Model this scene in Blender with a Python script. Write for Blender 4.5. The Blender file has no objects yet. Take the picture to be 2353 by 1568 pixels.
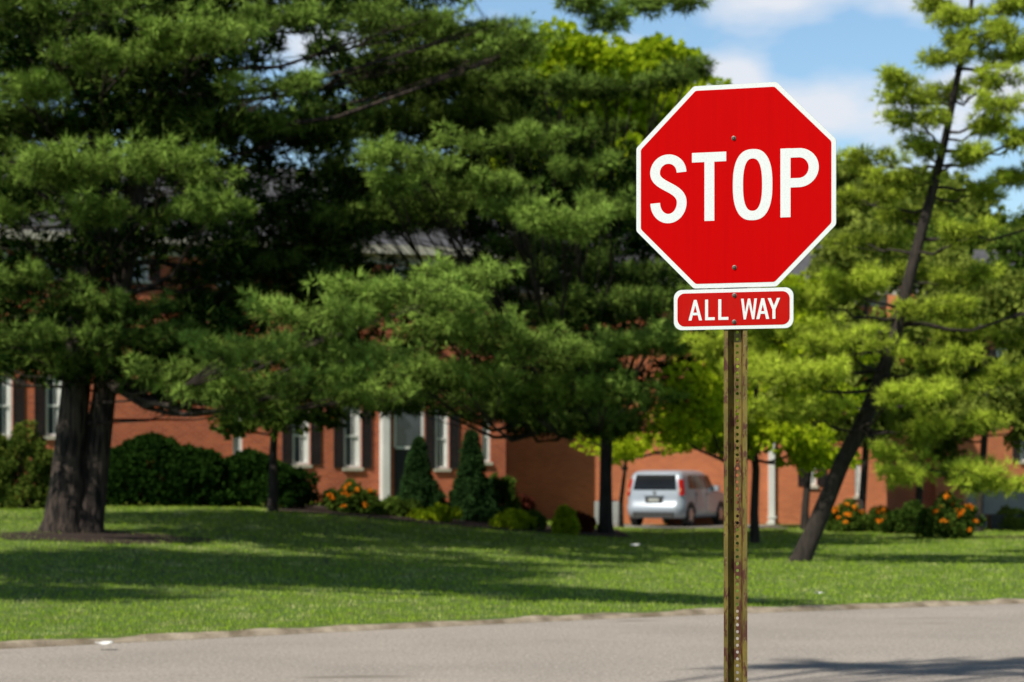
import bpy, math, numpy as np
from mathutils import Vector
rng = np.random.default_rng(7)
F = 5229.0; CX = 1176.5; HZ = 1088.0; EYE = 1.6
def at(u, v, d):
    return np.array([(u-CX)/F*d, d, EYE+(HZ-v)/F*d])
col = bpy.context.scene.collection

# ------------------------------------------------------------------ materials
def new_mat(name):
    m = bpy.data.materials.new(name); m.use_nodes = True
    nt = m.node_tree; nt.nodes.clear()
    out = nt.nodes.new('ShaderNodeOutputMaterial')
    return m, nt, out
def nd(nt, t, **kw):
    n = nt.nodes.new(t)
    for k, v in kw.items():
        if k in n.inputs: n.inputs[k].default_value = v
        else: setattr(n, k, v)
    return n
def c4(c): return (c[0], c[1], c[2], 1)
def mix(nt, fac, a, b):
    m = nt.nodes.new('ShaderNodeMix'); m.data_type = 'RGBA'
    for i, s in ((0, fac), (6, a), (7, b)):
        if hasattr(s, 'is_linked'): nt.links.new(s, m.inputs[i])
        elif i == 0: m.inputs[0].default_value = s
        else: m.inputs[i].default_value = c4(s)
    return m.outputs[2]
def ramp(nt, src, lo, hi):
    r = nd(nt, 'ShaderNodeMapRange'); nt.links.new(src, r.inputs[0])
    r.inputs[1].default_value = lo; r.inputs[2].default_value = hi
    return r.outputs[0]
def noise(nt, scale, detail=4, stretch=None, rough=0.55):
    tc = nd(nt, 'ShaderNodeTexCoord'); n = nd(nt, 'ShaderNodeTexNoise')
    n.inputs['Scale'].default_value = scale; n.inputs['Detail'].default_value = detail
    n.inputs['Roughness'].default_value = rough
    if stretch:
        mp = nd(nt, 'ShaderNodeMapping'); mp.inputs['Scale'].default_value = stretch
        nt.links.new(tc.outputs['Object'], mp.inputs[0]); nt.links.new(mp.outputs[0], n.inputs[0])
    else: nt.links.new(tc.outputs['Object'], n.inputs[0])
    return n.outputs[0]
def simple(name, a, b=None, rough=0.6, metal=0.0, scale=6, bump=0.0, bscale=None, stretch=None, lo=.35, hi=.65, spec=.4, coat=0, bd=.03):
    m, nt, out = new_mat(name)
    p = nd(nt, 'ShaderNodeBsdfPrincipled'); nt.links.new(p.outputs[0], out.inputs[0])
    p.inputs['Roughness'].default_value = rough; p.inputs['Metallic'].default_value = metal
    p.inputs['Specular IOR Level'].default_value = spec; p.inputs['Coat Weight'].default_value = coat
    if b is None: b = tuple(x*.85 for x in a)
    f = ramp(nt, noise(nt, scale, 5, stretch), lo, hi)
    nt.links.new(mix(nt, f, a, b), p.inputs['Base Color'])
    if bump:
        bn = nd(nt, 'ShaderNodeBump'); bn.inputs['Strength'].default_value = bump; bn.inputs['Distance'].default_value = bd
        nt.links.new(noise(nt, bscale or scale*4, 4, stretch), bn.inputs['Height']); nt.links.new(bn.outputs[0], p.inputs['Normal'])
    return m
def leafmat(name, dark, light, trans=.25, patch=None, pscale=1.0):
    m, nt, out = new_mat(name)
    a = nd(nt, 'ShaderNodeAttribute'); a.attribute_name = 'tint'
    c = mix(nt, a.outputs['Fac'], dark, light)
    if patch:
        f = ramp(nt, noise(nt, pscale, 4), .5, .68)
        a2 = nd(nt, 'ShaderNodeMath', operation='MULTIPLY'); nt.links.new(f, a2.inputs[0]); nt.links.new(a.outputs['Fac'], a2.inputs[1])
        c = mix(nt, a2.outputs[0], c, patch)
    d = nd(nt, 'ShaderNodeBsdfDiffuse'); nt.links.new(c, d.inputs[0])
    if trans > 0:
        t = nd(nt, 'ShaderNodeBsdfTranslucent'); ms = nd(nt, 'ShaderNodeMixShader'); ms.inputs[0].default_value = trans
        nt.links.new(c, t.inputs[0])
        nt.links.new(d.outputs[0], ms.inputs[1]); nt.links.new(t.outputs[0], ms.inputs[2]); nt.links.new(ms.outputs[0], out.inputs[0])
    else: nt.links.new(d.outputs[0], out.inputs[0])
    return m
M = {}
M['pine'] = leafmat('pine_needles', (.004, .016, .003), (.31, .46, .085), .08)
M['pine_yel'] = leafmat('light_pine_needles', (.03, .07, .006), (.62, .74, .08), .3)
M['leaf_yel'] = leafmat('yellow_green_leaves', (.14, .26, .012), (.68, .78, .03), .45)
M['leaf_mid'] = leafmat('mid_green_leaves', (.02, .05, .008), (.20, .30, .045), .25)
M['leaf_olive'] = leafmat('olive_leaves', (.05, .09, .015), (.46, .54, .09), .3)
M['leaf_dark'] = leafmat('dark_hedge_leaves', (.006, .02, .004), (.035, .085, .012), 0)
M['spruce'] = leafmat('spruce_needles', (.010, .03, .010), (.06, .13, .035), 0)
M['leaf_red'] = leafmat('red_leaves', (.05, .015, .012), (.16, .04, .02), 0)
M['petal'] = leafmat('orange_petals', (.8, .2, .01), (.95, .34, .02), .2)
M['grassblade'] = leafmat('grass_blades', (.12, .24, .010), (.47, .62, .06), .25, (.80, .74, .40), 1.9)
M['bark'] = simple('bark', (.070, .050, .040), (.008, .006, .005), .95, scale=4.5, bump=1.0, bscale=6, stretch=(3.2, 3.2, .45), lo=.42, hi=.58, bd=.08)
M['bark2'] = simple('thin_bark', (.045, .034, .028), (.018, .014, .012), .9, scale=6, bump=.6, stretch=(3, 3, .6))
M['soil'] = simple('mulch', (.05, .028, .018), (.02, .012, .009), .95, scale=9, bump=.8)
M['lawn'] = simple('lawn_soil', (.08, .15, .02), (.12, .15, .03), .95, scale=3, bump=.5)
M['kerb'] = simple('kerb_concrete', (.46, .38, .29), (.18, .14, .09), .9, scale=3.5, bump=.5, bscale=30)
M['drive'] = simple('driveway_concrete', (.3, .28, .25), (.24, .22, .2), .9, scale=1.5, bump=.2)
M['white'] = simple('white_trim', (.78, .78, .75), (.68, .68, .65), .5, scale=2)
M['cream'] = simple('cream_trim', (.55, .52, .42), (.46, .43, .34), .6, scale=2)
M['black'] = simple('black_paint', (.02, .02, .022), (.012, .012, .014), .5, scale=3)
M['roof'] = simple('grey_shingle', (.11, .11, .12), (.07, .07, .08), .9, scale=8, bump=.4, bscale=20)
M['glass'] = simple('window_glass', (.03, .04, .05), (.06, .075, .09), .08, scale=1.2, spec=.8)
M['carglass'] = simple('tinted_glass', (.008, .009, .010), (.012, .013, .015), .12, scale=1.2, spec=.3)
M['grey'] = simple('grey_paint', (.42, .43, .42), (.34, .35, .34), .6, scale=4)
M['greywall'] = simple('grey_rendered_wall', (.42, .41, .40), (.34, .33, .32), .9, scale=2, bump=.3)
M['steel'] = simple('bolt_steel', (.24, .23, .22), (.12, .10, .09), .5, .7, scale=80)
M['alu'] = simple('aluminium_edge', (.5, .5, .5), (.4, .4, .4), .4, .8, scale=10)
M['carpaint'] = simple('silver_paint', (.36, .41, .49), (.33, .38, .45), .38, .15, scale=1, coat=.4)
M['rubber'] = simple('rubber', (.02, .02, .02), (.03, .03, .03), .85, scale=10)
M['plastic'] = simple('dark_plastic', (.03, .03, .032), (.045, .045, .047), .6, scale=8)
M['tail'] = simple('tail_lamp_red', (.55, .02, .012), (.40, .01, .008), .2, scale=20, spec=.4)
M['amber'] = simple('lamp_amber', (.75, .25, .08), (.8, .4, .3), .15, scale=20, spec=.7)
M['rim'] = simple('wheel_rim', (.4, .4, .42), (.3, .3, .32), .3, .8, scale=8)
M['paper'] = simple('paper', (.8, .8, .78), (.7, .7, .68), .8, scale=20)

def brick_mat(name, c1, c2, mortar):
    m, nt, out = new_mat(name)
    p = nd(nt, 'ShaderNodeBsdfPrincipled'); nt.links.new(p.outputs[0], out.inputs[0]); p.inputs['Roughness'].default_value = .9
    tc = nd(nt, 'ShaderNodeTexCoord'); sx = nd(nt, 'ShaderNodeSeparateXYZ'); cb = nd(nt, 'ShaderNodeCombineXYZ')
    nt.links.new(tc.outputs['Object'], sx.inputs[0])
    ad = nd(nt, 'ShaderNodeMath', operation='ADD'); nt.links.new(sx.outputs[0], ad.inputs[0]); nt.links.new(sx.outputs[1], ad.inputs[1])
    nt.links.new(ad.outputs[0], cb.inputs[0]); nt.links.new(sx.outputs[2], cb.inputs[1])
    b = nd(nt, 'ShaderNodeTexBrick'); nt.links.new(cb.outputs[0], b.inputs[0])
    b.inputs['Color1'].default_value = c4(c1); b.inputs['Color2'].default_value = c4(c2); b.inputs['Mortar'].default_value = c4(mortar)
    b.inputs['Scale'].default_value = 1; b.inputs['Brick Width'].default_value = .22; b.inputs['Row Height'].default_value = .078; b.inputs['Mortar Size'].default_value = .009
    f = ramp(nt, noise(nt, .8, 5), .3, .7)
    mm = nt.nodes.new('ShaderNodeMix'); mm.data_type = 'RGBA'; mm.blend_type = 'MULTIPLY'; mm.inputs[0].default_value = 1
    nt.links.new(b.outputs[0], mm.inputs[6]); nt.links.new(mix(nt, f, (.82, .8, .8), (1.1, 1.08, 1.05)), mm.inputs[7])
    nt.links.new(mm.outputs[2], p.inputs['Base Color'])
    bn = nd(nt, 'ShaderNodeBump'); bn.invert = True; bn.inputs['Strength'].default_value = .5; bn.inputs['Distance'].default_value = .01
    nt.links.new(b.outputs['Fac'], bn.inputs['Height']); nt.links.new(bn.outputs[0], p.inputs['Normal'])
    return m
M['brick'] = brick_mat('red_brick', (.58, .13, .04), (.42, .075, .025), (.42, .22, .15))
M['brick2'] = brick_mat('orange_brick', (.66, .19, .065), (.55, .14, .05), (.48, .25, .15))

def asphalt():
    m, nt, out = new_mat('asphalt')
    p = nd(nt, 'ShaderNodeBsdfPrincipled'); nt.links.new(p.outputs[0], out.inputs[0]); p.inputs['Roughness'].default_value = .9; p.inputs['Specular IOR Level'].default_value = .2
    a = mix(nt, ramp(nt, noise(nt, .5, 6), .35, .65), (.40, .355, .315), (.33, .293, .26))
    b = mix(nt, ramp(nt, noise(nt, 26, 3), .52, .68), a, (.54, .48, .43))
    c = mix(nt, ramp(nt, noise(nt, 33, 2, (1, 1, 1)), .43, .30), b, (.12, .105, .095))
    s = ramp(nt, noise(nt, 1.1, 5, (.5, 1.6, 1)), .62, .70)
    c = mix(nt, s, c, (.25, .22, .19))
    nt.links.new(c, p.inputs['Base Color'])
    bn = nd(nt, 'ShaderNodeBump'); bn.inputs['Strength'].default_value = .5; bn.inputs['Distance'].default_value = .01
    nt.links.new(noise(nt, 50, 3), bn.inputs['Height']); nt.links.new(bn.outputs[0], p.inputs['Normal'])
    return m
M['asphalt'] = asphalt()
def sign_red(name, c1, c2, c3):
    m, nt, out = new_mat(name)
    p = nd(nt, 'ShaderNodeBsdfPrincipled'); nt.links.new(p.outputs[0], out.inputs[0]); p.inputs['Roughness'].default_value = .6
    p.inputs['Specular IOR Level'].default_value = .04
    f = ramp(nt, noise(nt, 14, 3, (3, 1, .12)), .3, .7)
    c = mix(nt, f, c1, c2)
    f2 = ramp(nt, noise(nt, 5, 5), .45, .75)
    nt.links.new(mix(nt, f2, c, c3), p.inputs['Base Color'])
    return m
M['red'] = sign_red('reflective_red', (.57, .0, .0004), (.52, .0, .0003), (.545, .0002, .0005))
M['red2'] = sign_red('worn_reflective_red', (.53, .008, .006), (.46, .006, .004), (.49, .010, .008))
def sign_white():
    m, nt, out = new_mat('reflective_white')
    p = nd(nt, 'ShaderNodeBsdfPrincipled'); nt.links.new(p.outputs[0], out.inputs[0]); p.inputs['Roughness'].default_value = .5
    p.inputs['Specular IOR Level'].default_value = .2
    tc = nd(nt, 'ShaderNodeTexCoord'); v = nd(nt, 'ShaderNodeTexVoronoi'); v.inputs['Scale'].default_value = 330
    nt.links.new(tc.outputs['Object'], v.inputs[0])
    f = ramp(nt, v.outputs[0], .35, .7)
    c = mix(nt, f, (.82, .84, .86), (.72, .74, .77))
    nt.links.new(c, p.inputs['Base Color']); return m
M['swhite'] = sign_white()
def post_mat():
    m, nt, out = new_mat('rusty_olive_paint')
    p = nd(nt, 'ShaderNodeBsdfPrincipled'); nt.links.new(p.outputs[0], out.inputs[0]); p.inputs['Roughness'].default_value = .5; p.inputs['Metallic'].default_value = .3
    base = mix(nt, ramp(nt, noise(nt, 9, 4), .35, .65), (.22, .155, .03), (.13, .095, .022))
    r = ramp(nt, noise(nt, 22, 7, (1.4, 1.4, .6), .7), .50, .57)
    c = mix(nt, r, base, (.09, .026, .016))
    r2 = ramp(nt, noise(nt, 70, 5, None, .7), .62, .67)
    nt.links.new(mix(nt, r2, c, (.28, .20, .12)), p.inputs['Base Color'])
    bn = nd(nt, 'ShaderNodeBump'); bn.inputs['Strength'].default_value = .4; bn.inputs['Distance'].default_value = .003
    nt.links.new(r, bn.inputs['Height']); nt.links.new(bn.outputs[0], p.inputs['Normal'])
    return m
M['post'] = post_mat()

# ------------------------------------------------------------------ mesh helpers
def link(o, parent=None):
    col.objects.link(o)
    if parent is not None: o.parent = parent
    return o
def empty(name, loc, rotz=0, label=None, cat=None, group=None):
    e = bpy.data.objects.new(name, None); e.location = loc; e.rotation_euler[2] = rotz; e.empty_display_size = .3
    col.objects.link(e)
    if label: e['label'] = label
    if cat: e['category'] = cat
    if group: e['group'] = group
    return e
def obj(name, verts, faces, mat, parent=None, smooth=False, label=None, cat=None, kind=None, loc=None):
    me = bpy.data.meshes.new(name); me.from_pydata([tuple(map(float, v)) for v in verts], [], faces); me.update()
    if smooth: me.polygons.foreach_set('use_smooth', [True]*len(me.polygons))
    me.materials.append(mat); o = bpy.data.objects.new(name, me); link(o, parent)
    if loc is not None: o.location = loc
    if label: o['label'] = label
    if cat: o['category'] = cat
    if kind: o['kind'] = kind
    return o
def blades_obj(name, V, n, tint, mat, parent=None, kind=None, label=None):
    B = V.shape[0]; me = bpy.data.meshes.new(name)
    me.vertices.add(B*n); me.vertices.foreach_set('co', V.reshape(-1).astype(np.float32))
    me.loops.add(B*n); me.loops.foreach_set('vertex_index', np.arange(B*n, dtype=np.int32))
    me.polygons.add(B); me.polygons.foreach_set('loop_start', np.arange(0, B*n, n, dtype=np.int32))
    me.update(calc_edges=True)
    a = me.attributes.new('tint', 'FLOAT', 'POINT'); a.data.foreach_set('value', np.repeat(tint, n).astype(np.float32))
    me.materials.append(mat); o = bpy.data.objects.new(name, me); link(o, parent)
    if kind: o['kind'] = kind
    if label: o['label'] = label
    return o
def unit(v): return v/np.maximum(np.linalg.norm(v, axis=-1, keepdims=True), 1e-9)
def foliage(C, R, k, m, ln, w, up=.3, flat=.75, quad=False, tint0=0, spread=.8):
    t0 = np.repeat(np.broadcast_to(tint0, (len(C),)), k*m)
    C = np.repeat(C, k, 0); R = np.repeat(np.repeat(R, 1), k); st = np.repeat(rng.normal(0, .10, len(R)//k), k)
    d = unit(rng.normal(size=C.shape)); d[:, 2] = d[:, 2]*.8+up; d = unit(d)
    Pp = C + d*(R*rng.uniform(.35, 1, len(R))**.6*1.0)[:, None]*np.array([1, 1, flat])
    Pp = np.repeat(Pp, m, 0); D = unit(np.repeat(d, m, 0)+spread*rng.normal(size=(len(Pp), 3))*.8); tt = np.repeat(st, m)
    S = unit(np.cross(D, rng.normal(size=Pp.shape))); L = ln*rng.uniform(.6, 1.25, len(Pp))[:, None]; W = w*rng.uniform(.6, 1.3, len(Pp))[:, None]
    tint = np.clip(.45+t0+tt+rng.normal(0, .17, len(Pp)), 0, 1)
    if quad: V = np.stack([Pp, Pp+D*L*.5+S*W, Pp+D*L, Pp+D*L*.5-S*W], 1)
    else: V = np.stack([Pp-S*W*.5, Pp+S*W*.5, Pp+D*L], 1)
    return V, tint
class Tube:
    def __init__(s): s.v = []; s.f = []
    def add(s, pts, rad, n=6, rough=0):
        pts = np.array(pts, float); base = len(s.v); m = len(pts)
        for i in range(m):
            t = pts[min(i+1, m-1)]-pts[max(i-1, 0)]; t = t/max(np.linalg.norm(t), 1e-6)
            a = np.cross(t, [0.13, 1, .07]); a /= max(np.linalg.norm(a), 1e-6); b = np.cross(t, a)
            for j in range(n):
                th = 2*math.pi*j/n; r = rad[i]*(1+rough*(rng.random()-.5)+rough*.5*math.sin(3*th+.3*i))
                s.v.append(pts[i]+r*(math.cos(th)*a+math.sin(th)*b))
        for i in range(m-1):
            for j in range(n):
                s.f.append((base+i*n+j, base+i*n+(j+1) % n, base+(i+1)*n+(j+1) % n, base+(i+1)*n+j))
        s.f.append(tuple(base+(m-1)*n+j for j in range(n)))
class Boxes:
    def __init__(s): s.v = []; s.f = []
    def box(s, x0, x1, y0, y1, z0, z1):
        b = len(s.v)
        s.v += [(x0, y0, z0), (x1, y0, z0), (x1, y1, z0), (x0, y1, z0), (x0, y0, z1), (x1, y0, z1), (x1, y1, z1), (x0, y1, z1)]
        s.f += [tuple(b+i for i in f) for f in ((3, 2, 1, 0), (4, 5, 6, 7), (0, 1, 5, 4), (1, 2, 6, 5), (2, 3, 7, 6), (3, 0, 4, 7))]
        return s
    def quad(s, a, b, c, d):
        k = len(s.v); s.v += [a, b, c, d]; s.f.append((k, k+1, k+2, k+3)); return s
    def make(s, name, mat, parent=None, **kw): return obj(name, s.v, s.f, mat, parent, **kw)

# ------------------------------------------------------------------ terrain
KX = [-400, -30, -4.7, -.8, 1.58, 6.27, 12, 40, 400]; KY = [-60, 2.5, 20.7, 23.7, 25.4, 28.0, 30.2, 38, 60]
def yk(x): return np.interp(x, KX, KY)
def sst(a, b, t):
    t = np.clip((t-a)/(b-a), 0, 1); return t*t*(3-2*t)
def hgt(x, y):
    t = y-yk(x)
    return .055+.79*(1-sst(-7.5, 4.5, np.asarray(x, float)))*sst(0, 36, t)
def H(x, y): return float(hgt(x, y))
ROADW = 12.0
xs = np.unique(np.concatenate([[-1500, -400, -200, -100, -60], np.arange(-40, 41, 1.0), [60, 100, 200, 400, 1500]]))
def strip(name, ts, zf, mat, kind='structure'):
    v = []; f = []; n = len(ts)
    for x in xs:
        for t in ts: v.append((x, yk(x)+t, zf(x, t)))
    for i in range(len(xs)-1):
        for j in range(n-1): f.append((i*n+j, (i+1)*n+j, (i+1)*n+j+1, i*n+j+1))
    return obj(name, v, f, mat, smooth=True, kind=kind)
tsg = [-2500, -300, -100, -40, -ROADW-.6, -ROADW-.1, -ROADW, -.02, .0, .14] + list(np.arange(1, 60, 1.5)) + [65, 80, 120, 300, 2500]
def gz(x, t):
    if t < -ROADW: return .06
    if t < .01: return -.02
    return H(x, yk(x)+t)
strip('ground', tsg, gz, M['lawn'])
strip('road', [-ROADW+.001, -5, -2, -.001], lambda x, t: 0.0, M['asphalt'])
def kerb(t0, t1, name):
    v = []; f = []; kx = np.arange(-40, 41, .25)
    for i, x in enumerate(kx):
        j = .006*rng.normal(); q = .03*rng.normal()+.012*math.sin(x*3.1)
        y0 = yk(x)
        for t, z in ((t0-.02+q*.4, .002), (t0+.03+q*.4, .034+j), (t0+.06, .046+j), (t1-.02+q, .056+j), (t1+q+.02, .03)): v.append((x, y0+t, z))
    for i in range(len(kx)-1):
        for k in range(4): f.append((i*5+k, (i+1)*5+k, (i+1)*5+k+1, i*5+k+1))
    return obj(name, v, f, M['kerb'], kind='structure')
kerb(0, .19, 'kerb'); kerb(-ROADW-.17, -ROADW, 'near_kerb')
def patch(name, poly_fn, nx, ny, mat, dz):
    v = []; f = []
    for i in range(nx+1):
        for j in range(ny+1):
            x, y = poly_fn(i/nx, j/ny); v.append((x, y, H(x, y)+dz))
    for i in range(nx):
        for j in range(ny): f.append((i*(ny+1)+j, (i+1)*(ny+1)+j, (i+1)*(ny+1)+j+1, i*(ny+1)+j+1))
    return obj(name, v, f, mat, smooth=True, kind='structure')
patch('driveway', lambda a, b: (2.6+5.2*a, 63.5+4.6*b), 8, 8, M['drive'], .006)

# ------------------------------------------------------------------ stop sign
YAW = math.radians(-18); PPM = 618.0; SD = F/PPM; SX = (1689.5-CX)/F*SD
sz = EYE+(HZ-427.5)/PPM
sign = empty('stop_sign', (SX, SD, .06), YAW, 'red octagonal stop sign with all-way plaque on rusty channel post', 'stop sign')
def lx(px): return (px-1691)/PPM/.966
def lz(py): return sz+(427.5-py)/PPM-.06
def rounded(pts, r, n=5):
    out = []; m = len(pts)
    for i in range(m):
        p = np.array(pts[i]); a = np.array(pts[i-1])-p; b = np.array(pts[(i+1) % m])-p
        a /= np.linalg.norm(a); b /= np.linalg.norm(b); ang = math.acos(np.clip(a@b, -1, 1)); d = r/math.tan(ang/2)
        c = p+(a+b)/np.linalg.norm(a+b)*r/math.sin(ang/2); s = p+a*d-c; e = p+b*d-c
        for k in range(n+1):
            q = s*(1-k/n)+e*k/n; q = q/np.linalg.norm(q)*r; out.append(tuple(c+q))
    return out
def plate(name, poly, y0, y1, mat, parent, **kw):
    n = len(poly); v = [(x, y0, z) for x, z in poly]+[(x, y1, z) for x, z in poly]
    f = [tuple(range(n)), tuple(range(2*n-1, n-1, -1))]+[(i, i+n, (i+1) % n+n, (i+1) % n) for i in range(n)]
    return obj(name, v, f, mat, parent, **kw)
def octo(h, zc, r):
    c = h*math.tan(math.pi/8); Q = [(h, -c), (h, c), (c, h), (-c, h), (-h, c), (-h, -c), (-c, -h), (c, -h)]
    return rounded([(x-.001, z+zc) for x, z in Q], r)
zc = sz-.06
panel = plate('octagonal_panel', octo(.3785, zc, .018), -.0015, .0015, M['alu'], sign, label='red octagonal stop panel with white border')
plate('border', octo(.3780, zc, .018), -.0022, -.0016, M['swhite'], panel)
plate('red_face', octo(.3608, zc, .016), -.003, -.0023, M['red'], panel)
class Flat:
    def __init__(s, y): s.v = []; s.f = []; s.y = y
    def poly(s, pts):
        b = len(s.v); s.v += [(lx(p[0]), s.y, lz(p[1])) for p in pts]; s.f.append(tuple(range(b, b+len(pts)))); s.y -= .00006
    def ribbon(s, pts, hw, hh=None):
        pts = np.array(pts, float); t = np.gradient(pts, axis=0); t = t/np.linalg.norm(t, axis=1)[:, None]
        nn = np.stack([-t[:, 1], t[:, 0]], 1); hh = hh or hw
        off = nn*(hw+(hh-hw)*np.abs(nn[:, 1:2])**2)
        b = len(s.v); m = len(pts)
        for p in pts+off: s.v.append((lx(p[0]), s.y, lz(p[1])))
        for p in pts-off: s.v.append((lx(p[0]), s.y, lz(p[1])))
        for i in range(m-1): s.f.append((b+i, b+i+1, b+m+i+1, b+m+i))
        s.y -= .00006
    def ring(s, cx, cy, a, b, ia, ib, e=2.5, n=64):
        k = len(s.v)
        for A, B, ee in ((a, b, e), (ia, ib, e)):
            for i in range(n):
                th = 2*math.pi*i/n; c = math.cos(th); q = math.sin(th)
                s.v.append((lx(cx+A*np.sign(c)*abs(c)**(2/ee)), s.y, lz(cy+B*np.sign(q)*abs(q)**(2/ee))))
        for i in range(n): s.f.append((k+i, k+(i+1) % n, k+n+(i+1) % n, k+n+i))
L = Flat(-.0034)
th = np.linspace(0, math.pi, 24)
up = [(1538.5+30.5*math.cos(a), 391-31.5*math.sin(a)) for a in th]
bz = []
for t in np.linspace(0, 1, 22)[1:-1]:
    p0, p1, p2, p3 = [np.array(q) for q in ((1508, 391), (1508, 424), (1569.5, 424), (1569.5, 461))]
    bz.append(tuple((1-t)**3*p0+3*(1-t)**2*t*p1+3*(1-t)*t*t*p2+t**3*p3))
lo = [(1539+30.5*math.cos(a), 461+36.5*math.sin(a)) for a in th]
L.ribbon(up+bz+lo, 11.2, 10.8)
L.poly([(1593, 348), (1671, 348), (1671, 370), (1593, 370)]); L.poly([(1621.5, 370), (1644, 370), (1644, 506), (1621.5, 506)])
L.ring(1730.5, 426.5, 44.5, 81.5, 21.5, 60)
L.poly([(1793, 347), (1815.5, 347), (1815.5, 504), (1793, 504)])
th2 = np.linspace(-math.pi/2, math.pi/2, 24)
L.ribbon([(1815.5, 358), (1826, 358)]+[(1834+33*math.cos(a), 392+34*math.sin(a)) for a in th2]+[(1826, 426), (1815.5, 426)], 11.2, 10.5)
obj('lettering', L.v, L.f, M['swhite'], panel, label='white word STOP')
def bolt(px, py, parent, y):
    x, z = lx(px), lz(py)
    v = []; f = []; n = 16; prof = [(.0085, 0), (.0085, -.0012), (.0062, -.0018), (.0055, -.0055), (.0035, -.0070)]
    for r, dy in prof:
        for i in range(n): a = 2*math.pi*i/n; v.append((r*math.cos(a), dy, r*math.sin(a)))
    for k in range(len(prof)-1):
        for i in range(n): f.append((k*n+i, k*n+(i+1) % n, (k+1)*n+(i+1) % n, (k+1)*n+i))
    f.append(tuple((len(prof)-1)*n+i for i in range(n)))
    return obj('bolt', v, f, M['steel'], parent, smooth=False, loc=(x, y, z))
bolt(1688, 318, panel, -.0032); bolt(1689.5, 615, panel, -.0032)
px0, px1, py0, py1 = 1551, 1822, 663.5, 757
def rect(i, r): return rounded([(lx(px0+i), lz(py1-i)), (lx(px1-i), lz(py1-i)), (lx(px1-i), lz(py0+i)), (lx(px0+i), lz(py0+i))], r/PPM, 7)
plaque = plate('rectangular_plaque', rect(0, 19), -.0015, .0015, M['alu'], sign, label='small red plaque with white border')
plate('border', rect(.4, 19), -.0022, -.0016, M['swhite'], plaque)
plate('red_face', rect(8.6, 17), -.003, -.0023, M['red2'], plaque)
L = Flat(-.0034); T0, T1 = 687.5, 735.0
def A_(x0, x1):
    c = (x0+x1)/2; w = 6.9
    L.poly([(x0, T1), (c-3.2, T0), (c+3.2, T0), (x0+w, T1)]); L.poly([(x1, T1), (c+3.2, T0), (c-3.2, T0), (x1-w, T1)])
    L.poly([(c-8, 717), (c+8, 717), (c+9.5, 723), (c-9.5, 723)])
def L_(x0, x1): L.poly([(x0, T0), (x0+6.9, T0), (x0+6.9, T1), (x0, T1)]); L.poly([(x0+6.9, T1-6.6), (x1, T1-6.6), (x1, T1), (x0+6.9, T1)])
A_(1585, 1616); L_(1623, 1645); L_(1653, 1676)
w = 6.0; x0, x1 = 1704.5, 1740.5; c = (x0+x1)/2
L.poly([(x0, T0), (x0+w, T0), (x0+w+5.0, T1), (x0+6, T1)]); L.poly([(x0+6, T1), (x0+w+5.0, T1), (c+2.6, T0), (c-2.6, T0)])
L.poly([(x1, T0), (x1-w, T0), (x1-w-5.0, T1), (x1-6, T1)]); L.poly([(x1-6, T1), (x1-w-5.0, T1), (c-2.6, T0), (c+2.6, T0)])
A_(1739, 1768)
c = 1778.5; L.poly([(1764.5, T0), (1771.8, T0), (c+3.4, 714), (c-3.4, 714)]); L.poly([(1792.5, T0), (1785.2, T0), (c-3.4, 714), (c+3.4, 714)]); L.poly([(c-3.4, 714), (c+3.4, 714), (c+3.4, T1), (c-3.4, T1)])
obj('lettering', L.v, L.f, M['swhite'], plaque, label='white words ALL WAY')
bolt(1689.5, 679, plaque, -.0032); bolt(1689, 740, plaque, -.0032)
ptop = lz(290); prof = [(-.0445, .003), (-.0285, .0035), (-.0135, .036), (.0135, .036), (.0285, .0035), (.0445, .003)]
v = []; f = []
def sheet(a, b, z0, z1, na, nb):
    k = len(v); ax, ay = a; bx, by = b
    v.extend([(ax, ay, z0), (bx, by, z0), (bx, by, z1), (ax, ay, z1), (ax+na[0], ay+na[1], z0), (bx+nb[0], by+nb[1], z0), (bx+nb[0], by+nb[1], z1), (ax+na[0], ay+na[1], z1)])
    f.extend([(k, k+1, k+2, k+3), (k+7, k+6, k+5, k+4), (k, k+4, k+5, k+1), (k+2, k+6, k+7, k+3)])
    return k
off = [(0, .003), (-.0018, .0032), (-.0018, .0034), (.0018, .0034), (.0018, .0032), (0, .003)]
for i in (0, 1, 3, 4):
    sheet(prof[i], prof[i+1], -.08, ptop, off[i], off[i+1])
for i in (0, 5):
    k = len(v); x, y = prof[i]; v.extend([(x, y, -.08), (x, y+.003, -.08), (x, y+.003, ptop), (x, y, ptop)]); f.append((k, k+1, k+2, k+3))
pitch = .0254; hr = .0060; hw = .0135; nz = int((ptop+.08)/pitch)+1
for q in range(nz):
    zb = -.08+q*pitch; zm = zb+pitch/2
    N = 16; ringp = []; sq = []
    for i in range(N):
        a = 2*math.pi*i/N+math.pi/16; ca, sa = math.cos(a), math.sin(a); ringp.append((hr*ca, zm+hr*sa))
        s = 1/max(abs(ca)/hw, abs(sa)/(pitch/2)); sq.append((ca*s, zm+sa*s))
    for cx_, cz_ in ((hw, pitch/2), (-hw, pitch/2), (-hw, -pitch/2), (hw, -pitch/2)):
        j = min(range(N), key=lambda i: (sq[i][0]-cx_)**2+(sq[i][1]-zm-cz_)**2); sq[j] = (cx_, zm+cz_)
    for yy, fl in ((.036, 0), (.0394, 1)):
        k = len(v); v.extend([(x, yy, z) for x, z in sq]); v.extend([(x, yy, z) for x, z in ringp])
        for i in range(N):
            fc = (k+i, k+(i+1) % N, k+N+(i+1) % N, k+N+i); f.append(fc if fl else fc[::-1])
        if fl == 0: kk = k
    for i in range(N): f.append((kk+N+i, kk+N+(i+1) % N, k+N+(i+1) % N, k+N+i))
obj('post', v, f, M['post'], sign, label='olive painted channel post, rusty, with bolt holes')

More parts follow.
